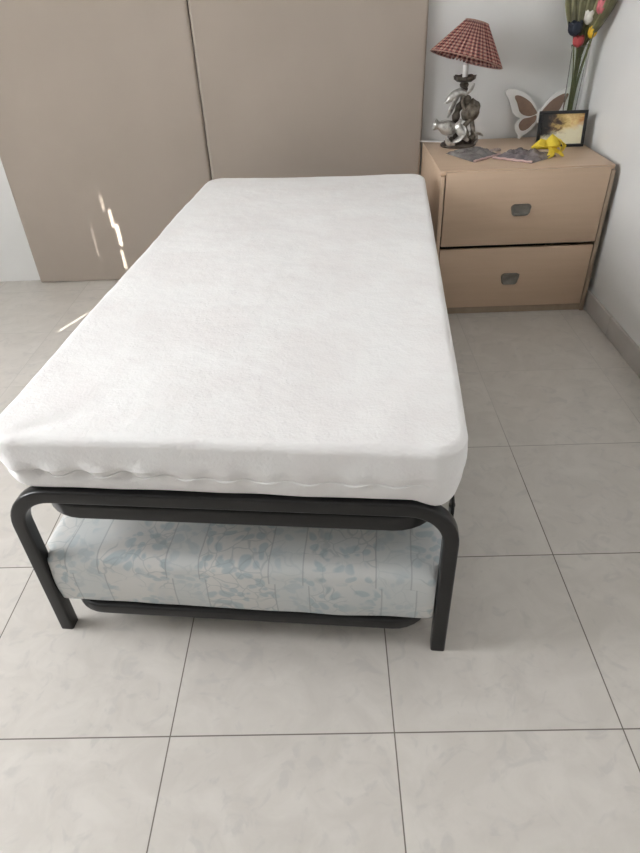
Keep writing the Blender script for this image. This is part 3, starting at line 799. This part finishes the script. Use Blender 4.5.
yb = thing('ribbon_bow', 'crumpled yellow felt bow lying against the picture frame', 'bow', (1.245, 2.035, ZN)); yb.scale = (1.18, 1.1, 1.12)
def cloth_loop(b, c, rx, rz, w, tilt, seed, n_=30, m_=7):
    rows = []
    Rm = Matrix.Rotation(tilt[2], 4, 'Z') @ Matrix.Rotation(tilt[1], 4, 'Y') @ Matrix.Rotation(tilt[0], 4, 'X')
    for i in range(n_):
        a = 2*PI*i/n_; k = abs(math.cos(a/2))**.6 if False else 1
        row = []
        for j in range(m_):
            s = j/(m_-1)-.5; pinch = .45+.55*(.5-.5*math.cos(a))
            p = Vector((-rx*(1-math.cos(a))*.5*2, s*w*pinch, rz*math.sin(a)*(.6+.4*pinch)))
            p += Vector((1, .6, 1))*.0035*noise.noise(p*90+Vector((seed, 0, 0)))
            row.append(b.verts.new(Vector(c) + (Rm @ p)))
        rows.append(row)
    for i in range(n_):
        for j in range(m_-1): b.faces.new((rows[i][j], rows[i][j+1], rows[(i+1) % n_][j+1], rows[(i+1) % n_][j]))
rim_ = [(-.062, .030), (-.030, .058), (-.012, .052), (.006, .072), (.034, .052), (.042, .034), (.026, .020), (-.020, .022), (-.050, .022)]
b = bmesh.new(); n_ = len(rim_)
def folded(b, rim_, ridge, yf, yb, zo=0):
    R0 = [b.verts.new((x, 0, z)) for x, z in rim_]
    F = [b.verts.new((x, -yf*(1 if k % 2 else .7), z)) for k, (x, z) in enumerate(ridge)]; B_ = [b.verts.new((x, yb, z)) for x, z in ridge]
    return bmesh.ops.convex_hull(b, input=b.verts[:])
for part_, ridge in (([0, 1, 2, 7, 8], [(-.040, .040), (-.022, .034)]), ([2, 3, 4, 5, 6, 7], [(.006, .050), (.022, .036), (-.006, .034)])):
    n = bmesh.new(); folded(n, [rim_[k] for k in part_], ridge, .020, .012)
    bmesh.ops.delete(n, geom=[v for v in n.verts if not v.link_faces], context='VERTS')
    merge(b, n)
obj('folded_cloth', b, M['yellow'], yb, smooth=False)
for nm, c, rx, rz, w, tl, sd in (('loop', (.022, -.004, .036), -.016, .020, .022, (-.2, .5, -.2), 4), ('loop', (.016, -.006, .018), -.013, .012, .022, (-.2, -.3, -.4), 9)):
    b = bmesh.new(); cloth_loop(b, c, rx, rz, w, tl, sd); o = obj(nm, b, M['yellow'], yb); o.modifiers.new('thick', 'SOLIDIFY').thickness = .0016
for pts, tw in (([(.004, -.004, .030), (.018, -.016, .020), (.034, -.028, .010), (.040, -.042, .004)], .6), ([(.004, -.004, .030), (.006, -.022, .016), (-.002, -.036, .005), (-.012, -.050, .0025)], .2), ([(.006, 0, .040), (.030, .0, .050), (.044, -.006, .036), (.046, -.012, .018)], 1.2)):
    b = bmesh.new(); ribbon(b, pts, .011, .3, tw); o = obj('ribbon_tail', b, M['yellow'], yb); o.modifiers.new('thick', 'SOLIDIFY').thickness = .0014
b = bmesh.new(); blob(b, (.004, -.004, .032), (.009, .010, .011), (0, 0, 0), .3, 3); obj('knot', b, M['yellow'], yb)

# ------------------------------------------------------------------ light
w = bpy.data.worlds.new('World'); bpy.context.scene.world = w; w.use_nodes = True
bg = w.node_tree.nodes['Background']; bg.inputs[0].default_value = (.955, .975, 1.0, 1); bg.inputs[1].default_value = 18.0
ld = bpy.data.lights.new('window_portal', 'AREA'); ld.shape = 'RECTANGLE'; ld.size = WY1-WY0; ld.size_y = WZ-WS
ld.cycles.is_portal = True
lo = bpy.data.objects.new('window_portal', ld); COL.objects.link(lo)
lo.matrix_world = Matrix(((0, 0, -1, XL-.13), (1, 0, 0, (WY0+WY1)/2), (0, -1, 0, (WZ+WS)/2), (0, 0, 0, 1)))
sd = bpy.data.lights.new('sun', 'SUN'); sd.energy = 30; sd.angle = math.radians(.22); sd.color = (1, .96, .88)
so = bpy.data.objects.new('sun', sd); COL.objects.link(so)
dv = Vector((SL, 1, -TL)).normalized()
so.rotation_euler = (-dv).to_track_quat('Z', 'Y').to_euler(); so.location = (-3, -5, 5)

# ------------------------------------------------------------------ camera
cd = bpy.data.cameras.new('camera'); cam = bpy.data.objects.new('camera', cd); COL.objects.link(cam)
cd.sensor_fit = 'HORIZONTAL'; cd.sensor_width = 36; cd.lens = 605.85/640*36; cd.clip_start = .02
r = Vector((0.9992436309, 0.0028825495, -0.0387795953)); d = Vector((-0.0294862552, -0.5939898092, -0.8039320041)); f = Vector((-0.0253520582, 0.8044673998, -0.5934555381))
cam.matrix_world = Matrix(((r.x, -d.x, -f.x, .35043620), (r.y, -d.y, -f.y, -.60892700), (r.z, -d.z, -f.z, 1.21251118), (0, 0, 0, 1)))
sc = bpy.context.scene; sc.camera = cam
sc.view_settings.view_transform = 'Standard'; sc.view_settings.look = 'None'; sc.view_settings.gamma = 1
sc.view_settings.exposure = 0.0
sc.cycles.use_denoising = True; sc.cycles.max_bounces = 10; sc.cycles.diffuse_bounces = 6
